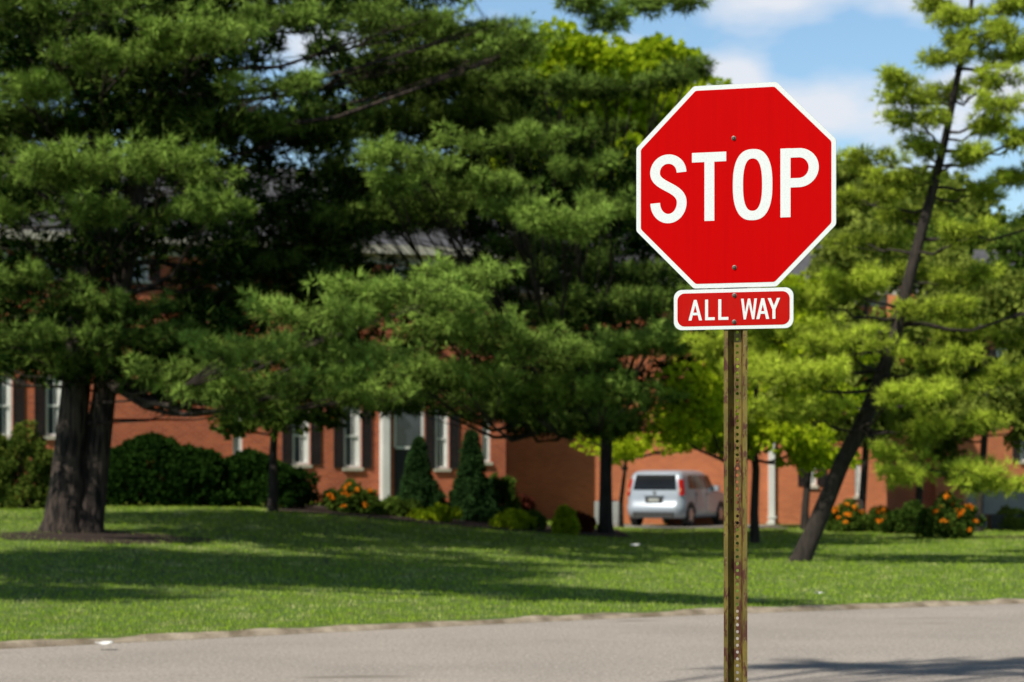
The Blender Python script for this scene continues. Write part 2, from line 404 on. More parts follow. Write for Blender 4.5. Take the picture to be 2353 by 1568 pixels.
# ------------------------------------------------------------------ trees
NB = [0]
def tree(name, base, trunk, pads, fol, label, bark='bark2', group=None, kind='pine', zmin=2.6, dens=1.0, rough=.12, fill=None, shade_tint=-.40):
    root = empty(name, base, 0, label, 'tree', group); base = np.array(base); T = Tube()
    for pts, rad in trunk: T.add([np.array(p)-base for p in pts], rad, 14, rough)
    main = np.array([p for pts, _ in trunk for p in pts])
    Vs = []; ts = []
    for pad in pads:
        c, rx, ry, rz, tt = pad[:5]
        c = np.array(c, float)
        hd = np.linalg.norm(main[:, :2]-c[:2], axis=1)
        zt = max(c[2]-.25*hd.min(), zmin)
        if len(pad) > 5: zt = pad[5]
        best = None
        for pts, _ in trunk:
            Q = np.array(pts); zt2 = np.clip(zt, Q[0, 2], Q[-1, 2]); a = np.array([np.interp(zt2, Q[:, 2], Q[:, 0]), np.interp(zt2, Q[:, 2], Q[:, 1]), zt2])
            dd = np.linalg.norm(a-c)
            if best is None or dd < best[0]: best = (dd, a)
        a = best[1]; ln_ = best[0]
        twigs = []
        if kind == 'pine':
            nb = int(7.5*rx*ry*(1+rz/.30)*dens)+5
            away = (c-a)*[1, 1, 0]; away = away/max(np.linalg.norm(away), .1)
            d0 = unit(rng.normal(size=(nb, 3)))*rng.uniform(0, 1, nb)[:, None]**.5
            st = c+d0*np.array([rx*.8, ry*.8, rz*.75])
            dr = unit(d0*[1, 1, 0]*1.2+away*.7+rng.normal(size=(nb, 3))*[.55, .55, 0]+[0, 0, 1e-4])
            ll = rng.uniform(.40, 1.0, nb)*np.clip(rx, .4, 1.0)
            S = []; tn = []
            for q, s in enumerate((.0, .25, .5, .75, 1.0)):
                pos = st+dr*(ll*s)[:, None]; pos[:, 2] += .22*ll*s*s-.12*(d0[:, 0]**2+d0[:, 1]**2)*rz+.03*rng.normal(size=nb)
                S.append(pos+.03*rng.normal(size=(nb, 3))); tn.append(np.full(nb, tt-.20+.40*s))
            twigs = [(S[0][i], S[2][i], S[4][i]) for i in range(nb)]
            S = np.concatenate(S); tn = np.concatenate(tn)
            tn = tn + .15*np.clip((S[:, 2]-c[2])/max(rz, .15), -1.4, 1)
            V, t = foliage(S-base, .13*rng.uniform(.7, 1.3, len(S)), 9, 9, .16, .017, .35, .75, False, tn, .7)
        else:
            if kind == 'leaf': r = .38; n = int(max(8, 8.5*rx*ry*(1+rz/.5)*dens)); k, m, ln, w, upb = 28, 4, .14, .05, .15
            else: r = .8; n = int(max(8, 2.6*rx*ry*(1+rz/.9)*dens)); k, m, ln, w, upb = 44, 4, .32, .13, .15
            d = unit(rng.normal(size=(n, 3)))*rng.uniform(0, 1, n)[:, None]**.45
            S = c+d*np.array([rx, ry, rz]); q = (d[:, 0]**2+d[:, 1]**2); S[:, 2] -= q*rz*.5
            V, t = foliage(S-base, r*rng.uniform(.6, 1.25, n), k, m, ln, w, upb, .7, True, tt)
        Vs.append(V); ts.append(t)
        u = np.linspace(0, 1, 7)[:, None]
        pts = a+(c-a)*u; pts[:, 2] += (-.07 if len(pad) < 6 else .06)*ln_*np.sin(u[:, 0]*math.pi); pts[1:-1] += .03*ln_**.5*rng.normal(size=(5, 3))
        r0 = min(.02+.008*ln_, .08); T.add(pts-base, np.linspace(r0, .012, 7), 6)
        if twigs:
            for (p0, p1, p2) in twigs[:26]:
                b = pts[rng.integers(4, 7)] if len(pad) < 6 else pts[6]; T.add([b-base, p0-base, p1-base, p2-base], [.011, .008, .006, .003], 3)
        else:
            sel = S[rng.permutation(len(S))[:min(len(S), 20)]]
            for s in sel:
                b = pts[rng.integers(3, 7)]; mid = (b+s)/2+.06*rng.normal(size=3); T.add([b-base, mid-base, s-base], [.011, .007, .003], 3)
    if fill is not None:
        V, t = foliage(fill-base, rng.uniform(.32, .62, len(fill)), 40, 6, .24, .042, .2, .6, False, shade_tint); Vs.append(V); ts.append(t)  # filler needles tinted darker: interior shade painted into the crown colour
        for s in fill[::5]:
            Q = np.array(trunk[0][0]); zt = np.clip(s[2]-.5, Q[0, 2]+2, Q[-1, 2]); a = np.array([np.interp(zt, Q[:, 2], Q[:, 0]), np.interp(zt, Q[:, 2], Q[:, 1]), zt])
            T.add([a-base, (a+s)/2-base+[0, 0, -.2], s-base], [.03, .018, .006], 3)
    obj('trunk', T.v, T.f, M[bark], root, smooth=True)
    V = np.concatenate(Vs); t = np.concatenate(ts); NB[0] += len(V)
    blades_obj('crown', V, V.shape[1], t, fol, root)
    return root
def P(u, v, d, w, h, t=0, dy=.75, za=None):
    c = at(u, v, d); s = d/F/2; rx = w*s; r = (c, rx*.85, max(rx*dy, .5), h*s*.62, t)
    return r if za is None else r+(za,)
GAPS = [(960, 585, 95, 30), (100, 530, 44, 30), (350, 650, 60, 22), (690, 110, 34, 36), (790, 80, 30, 24), (600, 180, 30, 14), (690, 180, 44, 6), (1140, 20, 60, 30), (1235, 30, 90, 50), (1235, 160, 60, 20)]
def fillers(n, u0, u1, d0, d1, top, bot):
    out = []
    while len(out) < n:
        u = rng.uniform(u0, u1); v = rng.uniform(-120, 1000); d = rng.uniform(d0, d1)
        if v > np.interp(u, *bot)-22 or v < np.interp(u, *top)+25: continue
        if any(((u-a)/(c+20))**2+((v-b)/(e+20))**2 < 1 for a, b, c, e in GAPS): continue
        out.append(at(u, v, d))
    return np.array(out)
BOT = ([-300, 150, 290, 400, 560, 870, 1000, 1160, 1300, 1500, 1620], [860, 880, 880, 940, 975, 950, 970, 1000, 1030, 990, 930])
TOP = ([-300, 1080, 1200, 1290, 1400, 1620], [-160, -160, 80, 230, 310, 380])
# A: large twin-stem pine
bx = at(172, 1225, 40); base = (bx[0], 40, H(bx[0], 40)-.05)
z0 = base[2]
def pz(u, z, d=40): return np.array([(u-CX)/F*d, d, z])
tr = [([pz(142, z0-.1), pz(146, z0+.25), pz(154, z0+.8), pz(164, z0+1.6), pz(174, z0+2.4), pz(186, z0+3.4), pz(215, 6), pz(240, 9), pz(250, 14)], [.44, .35, .31, .27, .235, .22, .2, .15, .04]),
      ([pz(196, z0-.1, 40.1), pz(200, z0+.25, 40.1), pz(210, z0+.8, 40.1), pz(224, z0+1.6, 40.1), pz(240, z0+2.4, 40.1), pz(258, z0+3.4, 40.1), pz(300, 6, 40.1), pz(370, 9, 40.1), pz(420, 13, 40)], [.40, .33, .28, .24, .215, .2, .18, .13, .04])]
pads = [P(60, 215, 37, 260, 80, .15), P(250, 140, 37, 320, 90, .1), P(450, 90, 37, 340, 90, .15), P(600, 45, 38, 240, 80, .1), P(620, 210, 38, 220, 110, .1), P(160, 290, 40, 500, 90, -.2),  # negative tints paint shade into the boughs of the crown's dark zones
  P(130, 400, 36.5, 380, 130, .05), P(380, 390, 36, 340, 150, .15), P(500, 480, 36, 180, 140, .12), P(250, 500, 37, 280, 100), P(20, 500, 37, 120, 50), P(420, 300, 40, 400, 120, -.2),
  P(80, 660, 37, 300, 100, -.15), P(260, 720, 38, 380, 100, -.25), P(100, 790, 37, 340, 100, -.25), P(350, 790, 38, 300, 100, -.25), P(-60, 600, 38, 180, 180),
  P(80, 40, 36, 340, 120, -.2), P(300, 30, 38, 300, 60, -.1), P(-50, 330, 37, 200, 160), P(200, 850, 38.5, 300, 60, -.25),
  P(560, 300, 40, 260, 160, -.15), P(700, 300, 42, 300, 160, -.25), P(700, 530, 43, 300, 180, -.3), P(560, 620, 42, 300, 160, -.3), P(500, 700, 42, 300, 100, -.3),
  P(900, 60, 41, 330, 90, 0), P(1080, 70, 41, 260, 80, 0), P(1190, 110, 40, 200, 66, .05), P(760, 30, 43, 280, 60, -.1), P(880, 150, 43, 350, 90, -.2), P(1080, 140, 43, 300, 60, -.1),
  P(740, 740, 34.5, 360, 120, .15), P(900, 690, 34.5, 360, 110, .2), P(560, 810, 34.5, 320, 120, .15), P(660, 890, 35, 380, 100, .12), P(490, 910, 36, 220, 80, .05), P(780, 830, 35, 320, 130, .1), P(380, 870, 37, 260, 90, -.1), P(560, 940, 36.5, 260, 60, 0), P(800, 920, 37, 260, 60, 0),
  P(1330, 10, 36, 150, 70, .1, .5, 11.5), P(1400, 50, 36, 130, 70, .1, .5, 11.5), P(1480, 15, 36.3, 150, 50, .1, .5, 11.5), P(1580, 0, 36.3, 150, 50, .1, .5, 11.5), P(1420, -40, 36.5, 300, 60, .1, .5, 11.5)]
for i in range(7): pads.append(P(rng.uniform(-300, 600), rng.uniform(-400, -60), rng.uniform(38, 43), 460, 120, -.1))
fl = np.concatenate([fillers(520, -250, 760, 41, 45, TOP, BOT), fillers(140, -150, 540, 38.2, 39.4, TOP, BOT)])
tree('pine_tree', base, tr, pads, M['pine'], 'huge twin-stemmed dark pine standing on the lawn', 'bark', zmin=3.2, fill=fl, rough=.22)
# E: second pine
bx = at(1392, 1178, 56); base = (bx[0], 56, H(bx[0], 56)-.05)
tr = [([np.array(base), np.array(base)+[0, 0, .3], at(1392, 1090, 56), at(1395, 1000, 56), at(1370, 800, 56), at(1340, 500, 56), at(1300, 280, 56)], [.24, .18, .15, .15, .14, .12, .03])]
pads = [P(1000, 200, 45, 500, 90, -.25), P(1250, 215, 45, 340, 60, -.25), P(1420, 215, 45, 240, 46, -.25), P(1520, 195, 45, 160, 56, -.25), P(1585, 165, 45, 90, 50, -.2),  # shaded boughs: their shade is put in as a darker needle tint
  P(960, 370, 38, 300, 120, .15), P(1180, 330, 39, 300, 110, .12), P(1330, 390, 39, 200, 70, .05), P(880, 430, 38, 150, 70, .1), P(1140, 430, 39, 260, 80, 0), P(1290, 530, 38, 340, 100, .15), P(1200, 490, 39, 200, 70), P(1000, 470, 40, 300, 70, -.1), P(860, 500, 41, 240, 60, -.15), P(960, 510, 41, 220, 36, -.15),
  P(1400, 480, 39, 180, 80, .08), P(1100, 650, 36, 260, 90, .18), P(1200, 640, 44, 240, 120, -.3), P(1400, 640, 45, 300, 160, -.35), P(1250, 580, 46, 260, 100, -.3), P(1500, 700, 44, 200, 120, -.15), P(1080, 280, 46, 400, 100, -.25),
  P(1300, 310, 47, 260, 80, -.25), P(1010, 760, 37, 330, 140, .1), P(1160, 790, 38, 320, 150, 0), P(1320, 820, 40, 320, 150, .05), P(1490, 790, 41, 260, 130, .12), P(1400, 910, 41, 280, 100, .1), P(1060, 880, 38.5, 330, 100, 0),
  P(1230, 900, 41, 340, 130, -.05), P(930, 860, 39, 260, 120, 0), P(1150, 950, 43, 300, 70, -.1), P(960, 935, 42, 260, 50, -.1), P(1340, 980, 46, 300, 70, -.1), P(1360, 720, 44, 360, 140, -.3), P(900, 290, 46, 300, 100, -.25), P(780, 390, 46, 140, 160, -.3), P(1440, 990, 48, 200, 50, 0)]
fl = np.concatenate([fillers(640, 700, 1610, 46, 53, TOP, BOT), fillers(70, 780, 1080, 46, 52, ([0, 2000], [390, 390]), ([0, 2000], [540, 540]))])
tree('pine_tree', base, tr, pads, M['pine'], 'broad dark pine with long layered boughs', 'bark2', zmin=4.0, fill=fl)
# B: pine beside the lawn
base = (-12, 27.5, H(-12, 27.5)-.05)
tr = [([np.array(base), np.array(base)+[0, 0, .5], np.array(base)+[.1, .1, 4], np.array(base)+[.3, 0, 10], np.array(base)+[.3, 0, 15]], [.6, .42, .36, .25, .05])]
pads = []; fl = []
for i in range(28):
    a = rng.uniform(0, 2*math.pi); r = 3.2*math.sqrt(rng.random()); z = rng.uniform(9, 11.5)
    pads.append((np.array([-10.2+r*math.cos(a)*1.2, 26.6+r*math.sin(a)*.85, z]), 1.5, 1.2, .3, 0))
for i in range(12):
    s = i/11; pads.append((np.array([-8.2+4.6*s+.3*rng.normal(), 26.0-4.6*s+.3*rng.normal(), 9.2+.25*rng.normal()]), 1.3-.4*s, .9-.4*s, .25, 0))
for i in range(180):
    s = rng.random(); fl.append((-8.6+5.4*s+.5*(1.2-s)*rng.normal(), 26.4-5.0*s+.5*(1.2-s)*rng.normal(), 9.3+.25*rng.normal()))
for i in range(280):
    a = rng.uniform(0, 2*math.pi); r = 3.2*math.sqrt(rng.random()); fl.append((-10.0+1.25*r*math.cos(a), 26.8+.85*r*math.sin(a), rng.uniform(9.3, 11)))
for i in range(5): pads.append((np.array([-12.6+1.0*rng.normal(), 21.8+.4*rng.normal(), 9.3+.4*rng.normal()]), 1.3, .8, .25, 0))
for i in range(60): fl.append((-12.4+1.5*rng.normal(), 21.8+.4*rng.normal(), 9.3+.2*rng.normal()))
tree('pine_tree', base, tr, pads, M['pine'], 'tall pine beside the lawn casting shade', 'bark', zmin=5, fill=np.array(fl))
# F: leaning pine
D = 40
bx = at(1838, 1300, D); base = (bx[0], D, H(bx[0], D)-.06)
tr = [([np.array(base), at(1848, 1270, D), at(1875, 1210, D), at(1905, 1140, D), at(1935, 1065, D), at(1985, 970, D), at(2020, 880, D), at(2055, 780, D), at(2100, 600, D), at(2140, 450, D), at(2170, 330, D), at(2200, 180, D), at(2230, 30, D), at(2250, -200, D)],
      [.22, .17, .155, .15, .145, .14, .13, .12, .10, .085, .07, .055, .04, .02])]
pads = [P(2060, 190, 39, 70, 50, .1), P(2090, 235, 39, 100, 40, 0), P(2210, 50, 39.5, 150, 40, .1), P(2310, 20, 40, 120, 40, .1), P(2300, 75, 39, 130, 34, .1), P(2190, 140, 39.5, 130, 40, 0), P(2310, 130, 39.5, 120, 34, .1), P(2225, 100, 39.5, 110, 32, .05),
  P(2270, 190, 39, 130, 34, .1), P(2180, 215, 40.4, 130, 34, 0), P(2290, 250, 39, 140, 34, .1), P(2120, 280, 39, 150, 40, .1), P(2250, 300, 39.4, 160, 40, 0), P(2330, 330, 39, 90, 34, .1), P(2220, 365, 39.4, 140, 40, .1), P(2160, 20, 40, 60, 34, 0), P(2120, 340, 39.4, 100, 34, 0),
  P(2010, 370, 41, 160, 50, .05), P(2330, 410, 40, 140, 50, .1), P(2250, 450, 40, 160, 44), P(2060, 420, 40, 160, 50, 0), P(1980, 460, 41, 180, 50, .0), P(2070, 500, 40.8, 160, 50, -.05), P(2220, 540, 39, 180, 50, .0), P(1990, 560, 41, 200, 50, -.05),
  P(2060, 630, 41, 180, 60, -.05), P(2220, 640, 40, 180, 50, -.05), P(1960, 660, 39, 220, 70, .15), P(1880, 690, 39, 180, 70, .15), P(2140, 720, 39.5, 160, 50, .0), P(1830, 770, 39, 260, 80, .15), P(1940, 790, 38.5, 260, 80, .15), P(1780, 850, 39, 260, 80, .15),
  P(2130, 830, 39, 200, 70, .05), P(1900, 870, 38, 320, 90, .18), P(2040, 920, 38, 260, 70, .15), P(1850, 950, 39, 260, 70, .1), P(2160, 900, 39, 200, 60, .0), P(2200, 980, 39, 200, 50, -.05), P(2090, 990, 39, 150, 50, 0), P(1690, 810, 40, 200, 80, .15), P(1740, 740, 40, 160, 60, .1),
  P(2170, 1090, 38.5, 240, 50, .15), P(2270, 1120, 38.5, 160, 44, .15), P(2080, 1100, 38.5, 110, 36, .1), P(2070, 1050, 39, 110, 40, .1), P(2310, 870, 40, 160, 60, .1), P(2330, 780, 41, 120, 50, 0), P(2220, 770, 41, 150, 50, -.1)]
pads += [P(u, v, 40, 240, 70, 0) for u, v in ((2200, -60), (2300, -120), (2330, -40), (2180, -180), (2290, -240), (2400, 120), (2440, 300), (2450, 500), (2440, 700))]
tree('pine_tree', base, tr, pads, M['pine_yel'], 'slender leaning pine with sparse light-green boughs on the lawn', 'bark2', zmin=2.4, dens=.92)
# G: small yellow-green tree
bx = at(1735, 1250, 50); base = (bx[0], 50, H(bx[0], 50)-.05)
tr = [([np.array(base), at(1733, 1180, 50), at(1737, 1080, 50), at(1728, 980, 50), at(1740, 880, 50), at(1735, 760, 50)], [.12, .095, .085, .075, .05, .02])]
pads = [P(1600, 890, 46, 200, 110, .15), P(1700, 860, 49, 260, 120, .05), P(1800, 980, 48, 260, 110, .15), P(1620, 960, 46, 220, 90, .2), P(1860, 1030, 49, 220, 80, .1), P(1720, 1010, 49, 200, 80, .1), P(1900, 900, 51, 240, 110), P(1550, 985, 46, 160, 60, .2), P(1830, 720, 51, 180, 100, .1), P(1770, 790, 50, 240, 100, .05), P(1900, 1050, 49, 140, 50, .1), P(1640, 780, 51, 180, 120, .05), P(1900, 800, 52, 240, 120, 0)]
tree('deciduous_tree', base, tr, pads, M['leaf_yel'], 'small yellow-green maple with thin trunk on the lawn', kind='leaf', zmin=1.9)
bx = at(1500, 1170, 63.5); base = (bx[0]-.9, 63.2, H(bx[0], 63)-.05)
tr = [([np.array(base), np.array(base)+[0, 0, .8], np.array(base)+[.1, 0, 1.6], np.array(base)+[.2, 0, 2.6]], [.08, .06, .05, .02])]
pads = [P(1400, 1005, 62, 130, 60, .1), P(1490, 1010, 62, 180, 70, .15), P(1440, 1038, 61, 120, 36, .1), P(1570, 1010, 62, 140, 60, .1), P(1540, 950, 63, 160, 70, .1), P(1630, 1000, 62, 120, 50, .1)]
tree('deciduous_tree', base, tr, pads, M['leaf_yel'], 'young yellow-green tree in front of brick wall', kind='leaf', zmin=1.5)
bx = at(627, 1175, 51); base = (bx[0], 51, H(bx[0], 51)-.05)
tr = [([np.array(base), at(629, 1110, 51), at(628, 1040, 51), at(632, 970, 51), at(640, 900, 51)], [.13, .10, .09, .07, .03])]
pads = [P(600, 950, 50, 180, 80), P(710, 955, 50, 160, 60, .1), P(650, 900, 51, 220, 80), P(545, 970, 50, 120, 60)]
tree('deciduous_tree', base, tr, pads, M['leaf_mid'], 'small ornamental tree with thin trunk before brick house', kind='leaf', zmin=2)
# verge tree near the road
base = (-9.8, 5.0, .04)
tr = [([np.array(base), np.array(base)+[0, 0, .5], np.array(base)+[.2, .1, 5], np.array(base)+[.5, .5, 11], np.array(base)+[.8, .8, 14]], [.4, .3, .25, .15, .04])]
pads = [((-6.3, 10.3, 13.2), .6, .08, .05, 0), ((-5.6, 10.38, 13.2), .7, .10, .05, 0), ((-4.8, 10.45, 13.2), .8, .12, .05, 0), ((-4.0, 10.5, 13.2), .8, .14, .05, 0), ((-3.2, 10.5, 13.2), .8, .16, .05, 0), ((-2.4, 10.5, 13.2), .8, .2, .05, 0), ((-5.2, 9.72, 13.2), .7, .07, .05, 0), ((-4.3, 9.7, 13.2), .8, .09, .05, 0), ((-3.4, 9.72, 13.2), .8, .12, .05, 0), ((-2.6, 9.75, 13.2), .8, .14, .05, 0)]
pads = [(np.array(p[0]),)+p[1:] for p in pads]
tree('pine_tree', base, tr, pads, M['pine'], 'tall slim pine on the near verge', 'bark', zmin=12.6, dens=3.0)
def bg(u, d, top, rad, fol, label, n=16, zlow=.35, kind='far', tt=0):
    x = (u-CX)/F*d; b = np.array([x, d, H(x, d)-.05])
    tr = [([b, b+[0, 0, .6], b+[.2, 0, top*.4], b+[.1, .2, top*.85]], [.35, .26, .2, .06] if kind == 'far' else [.14, .10, .08, .03])]
    pads = []
    for i in range(n):
        h = rng.uniform(zlow, 1); a = rng.uniform(0, 2*math.pi); rr = rad*math.sqrt(max(.05, 1-((h-.62)/.45)**2))*rng.uniform(.2, .85)
        pads.append((b+[rr*math.cos(a), rr*math.sin(a), top*h-rad*.22], rad*rng.uniform(.28, .42), rad*rng.uniform(.28, .4), rad*.2, tt))
    return tree('deciduous_tree', tuple(b), tr, pads, M[fol], label, kind=kind, zmin=top*.25)
bg(1340, 92, 19.6, 5.5, 'leaf_yel', 'tall bright green tree rising behind the brick houses', 34)
bg(1460, 96, 20.4, 5, 'leaf_yel', 'tall bright green tree rising behind the brick houses', 34)
bg(1560, 94, 17.5, 4.5, 'leaf_yel', 'tall bright green tree rising behind the brick houses', 26)
bg(1150, 98, 14.5, 5, 'leaf_mid', 'dense green tree behind the brick houses', 12)
bg(1970, 84, 13.0, 3.8, 'leaf_olive', 'olive-green tree beside the houses', 30, .15)
bg(2090, 88, 13.6, 4.2, 'leaf_olive', 'olive-green tree beside the houses', 30, .15)
bg(2230, 84, 11.8, 4.2, 'leaf_olive', 'olive-green tree beside the houses', 30, .12)
bg(2370, 90, 12.5, 4.5, 'leaf_mid', 'mid-green tree beside the houses', 26, .12)
bg(1860, 90, 11.5, 3.5, 'leaf_olive', 'olive-green tree beside the houses', 18, .2)
bg(1850, 62, 7.2, 2.1, 'leaf_yel', 'leafy yellow-green tree in front of orange brick house', 26, .42, 'leaf', 0)
bg(1980, 60, 8.6, 2.2, 'leaf_olive', 'leafy small tree in front of orange brick house', 30, .36, 'leaf', .0)
bg(2110, 63, 8.8, 2.4, 'leaf_mid', 'leafy green tree in front of the houses', 30, .30, 'leaf', .1)
bg(2250, 60, 8.2, 2.4, 'leaf_olive', 'leafy small tree in front of the houses', 30, .36, 'leaf', 0)
bg(2370, 62, 8.4, 2.4, 'leaf_mid', 'leafy green tree in front of the houses', 28, .36, 'leaf', .1)
bg(1700, 64, 6.8, 1.8, 'leaf_yel', 'leafy yellow-green tree in front of orange brick house', 22, .45, 'leaf', 0)
n = 420; X = rng.uniform(-130, 130, n); Y = rng.uniform(125, 150, n); Z = rng.uniform(.5, 9.5, n)*(1+.15*np.sin(X*.2))
V, t = foliage(np.stack([X, Y, Z], 1), rng.uniform(1.6, 3.2, n), 60, 4, .7, .3, .2, .8, True, -.1)
blades_obj('far_off_wood', V, 4, t, M['leaf_mid'], None, 'stuff', 'distant belt of green trees')

# ------------------------------------------------------------------ shrubs
def shrub(name, u, v, d, hw_px, h_px, fol, label, shape='round', n=None, cat='shrub', ln=.09, w=.022, quad=True, flowers=0, tt=0, dyf=1.0, k=24, lumpy=1.0):
    x = (u-CX)/F*d; z = H(x, d); h = h_px/F*d; r = hw_px/F*d
    root = empty(name, (x, d, z), 0, label, cat); n = n or int(max(30, 110*r*h+60))
    a = rng.uniform(0, 2*math.pi, n); q = rng.uniform(0, 1, n); rr = rng.uniform(.55, 1, n)**.5
    if shape == 'cone': rad = r*(1-q)**.75*(.25+.75*np.minimum(q*6+.5, 1)); zz = q*h*.97+.03
    else: ph = np.arcsin(q); rad = r*np.cos(ph*.98)**.7; zz = q*h*.92+.06
    p1, p2 = rng.uniform(0, 6, 2)
    lump = 1+(.13*np.sin(3*a+5*q+p1)+.07*np.sin(7*a-9*q+p2)+.08*rng.normal(size=n))*lumpy
    C = np.stack([rad*rr*lump*np.cos(a), rad*rr*lump*np.sin(a)*dyf, zz*(1+.10*lumpy*np.sin(2.2*np.cos(a)*rad/r*3+p2))], 1)
    V, t = foliage(C, np.full(n, .13), k, 5, ln, w, .25, .9, quad, tt)
    blades_obj('foliage', V, V.shape[1], t, M[fol], root)
    T = Tube()
    for i in range(7):
        e = C[rng.integers(0, n)]*.8; T.add([[0.03*i-.09, 0, -.03], e*.5+[0, 0, .05], e], [.025, .015, .006], 5)
    obj('stems', T.v, T.f, M['bark2'], root)
    if flowers:
        front = np.argsort(C[:, 1]-.8*C[:, 2])[:max(flowers*3, 10)]
        Cf = C[rng.permutation(front)[:flowers]]+[0, -.14, .10]
        V, t = foliage(Cf, np.full(len(Cf), .04), 7, 3, .06, .028, .4, .8, True, .1)
        blades_obj('flowers', V, 4, t, M['petal'], root, 'stuff')
    return root
shrub('shrub', 50, 1150, 50, 95, 175, 'leaf_olive', 'rounded light green shrub at the lawn edge', tt=-.3, lumpy=1.3)
shrub('shrub', -60, 1150, 51, 90, 160, 'leaf_mid', 'rounded green shrub at the lawn edge')
shrub('hedge', 350, 1165, 53, 170, 150, 'leaf_dark', 'large dark clipped hedge before brick house', cat='hedge', dyf=.6, lumpy=.8, n=900)
shrub('hedge', 560, 1165, 54, 155, 112, 'leaf_dark', 'dark sloping hedge before brick house', cat='hedge', dyf=.6, lumpy=.9, n=580)
shrub('conical_spruce', 963, 1160, 57, 50, 152, 'spruce', 'conical dwarf spruce beside the front door', 'cone', cat='shrub', ln=.07, w=.014, k=34, n=420, lumpy=1.5)
shrub('conical_spruce', 1083, 1168, 57, 56, 176, 'spruce', 'larger conical dwarf spruce in planting bed', 'cone', cat='shrub', ln=.07, w=.014, k=34, n=500, lumpy=1.5)
shrub('shrub', 1152, 1160, 58, 34, 95, 'leaf_mid', 'rounded green shrub beside conical spruce', tt=-.2, lumpy=1.4)
shrub('shrub', 1197, 1150, 59, 25, 55, 'leaf_red', 'small dark-red barberry shrub against brick wall')
shrub('flowering_shrub', 808, 1185, 54, 50, 55, 'leaf_mid', 'green shrub with orange flowers in planting bed', flowers=10, tt=-.15, lumpy=1.8)
shrub('shrub', 900, 1170, 55, 60, 24, 'leaf_mid', 'low green ground shrub in planting bed', n=60, lumpy=1.8)
shrub('shrub', 1175, 1190, 54, 34, 26, 'leaf_yel', 'low golden-green shrub in mulch', n=44, lumpy=2)
shrub('shrub', 1225, 1188, 54.5, 20, 26, 'leaf_mid', 'tiny green shrub in mulch', n=30)
shrub('shrub', 1299, 1205, 53, 19, 46, 'leaf_yel', 'small upright golden shrub in mulch', n=50)
shrub('shrub', 1335, 1172, 56, 26, 30, 'leaf_red', 'low reddish plant beside driveway', n=40)
shrub('shrub', 1010, 1180, 54, 45, 20, 'leaf_yel', 'low golden-green plants in mulch', n=36, lumpy=2)
shrub('flowering_shrub', 1945, 1215, 60, 40, 58, 'leaf_mid', 'green shrub with orange flowers by the wall', flowers=14, lumpy=2, n=90)
shrub('flowering_shrub', 2022, 1218, 60, 24, 40, 'leaf_mid', 'small shrub with orange flowers by the wall', flowers=9, lumpy=2)
shrub('flowering_shrub', 2180, 1235, 54, 56, 80, 'leaf_mid', 'wide dark shrub with orange flowers', flowers=20, tt=-.2, lumpy=2.2, n=130)
shrub('shrub', 2100, 1215, 58, 56, 56, 'leaf_mid', 'dark shrub under the low trees', tt=-.25, lumpy=2)
shrub('shrub', 2320, 1165, 62, 34, 40, 'leaf_olive', 'pale shrub growing in grey planter')
patch('mulch_bed', lambda a, b: (-5.4+8.2*a, 51.5+a*1.2+7.5*b), 16, 10, M['soil'], .012)
def disc(name, x, y, rx, ry, dz=.01):
    v = [(x, y, H(x, y)+dz)]; f = []; n = 28
    for k in (1, 2):
        for i in range(n):
            a = 2*math.pi*i/n; r = k/2*(1+.25*rng.random()); xx = x+rx*r*math.cos(a); yy = y+ry*r*math.sin(a); v.append((xx, yy, H(xx, yy)+dz))
    for i in range(n): f.append((0, 1+i, 1+(i+1) % n)); f.append((1+i, 1+n+i, 1+n+(i+1) % n, 1+(i+1) % n))
    obj(name, v, f, M['soil'], smooth=True, kind='structure')
disc('soil_ring', -7.1, 38.9, 1.7, 1.4); disc('soil_patch', 15.0, 55, 3.5, 1.8)

# ------------------------------------------------------------------ grass
N = 330000
d = 17+50*rng.random(N)**1.25; x = rng.uniform(-.33, .33, N)*d
t = d-yk(x); k = (t > .14)
rr = ((x+7.1)/1.7)**2+((d-38.9)/1.4)**2
k &= (rr > .2+1.1*rng.random(N))
k &= ~((x > -5.4) & (x < 2.8) & (d > 51.8+(x+5.4)*.15) & (d < 60))
k &= ~((x > 2.6) & (x < 7.8) & (d > 63.5))
x = x[k]; d = d[k]; n = len(x); z = hgt(x, d)
p = np.stack([x, d, z-.01], 1); D = unit(np.stack([rng.normal(0, .35, n), rng.normal(0, .35, n), np.ones(n)], 1))
a = rng.uniform(0, math.pi, n); S = np.stack([np.cos(a), np.sin(a), 0*a], 1)
L_g = (.050*rng.uniform(.5, 1.35, n))[:, None]; W = (.008+.00035*(d-17))[:, None]*rng.uniform(.6, 1.3, n)[:, None]
V = np.stack([p-S*W*.6, p+S*W*.6, p+D*L_g], 1)
blades_obj('grass', V, 3, np.clip(.45+.27*rng.normal(size=n), 0, 1), M['grassblade'], None, 'stuff', 'mown lawn grass with dry patches')

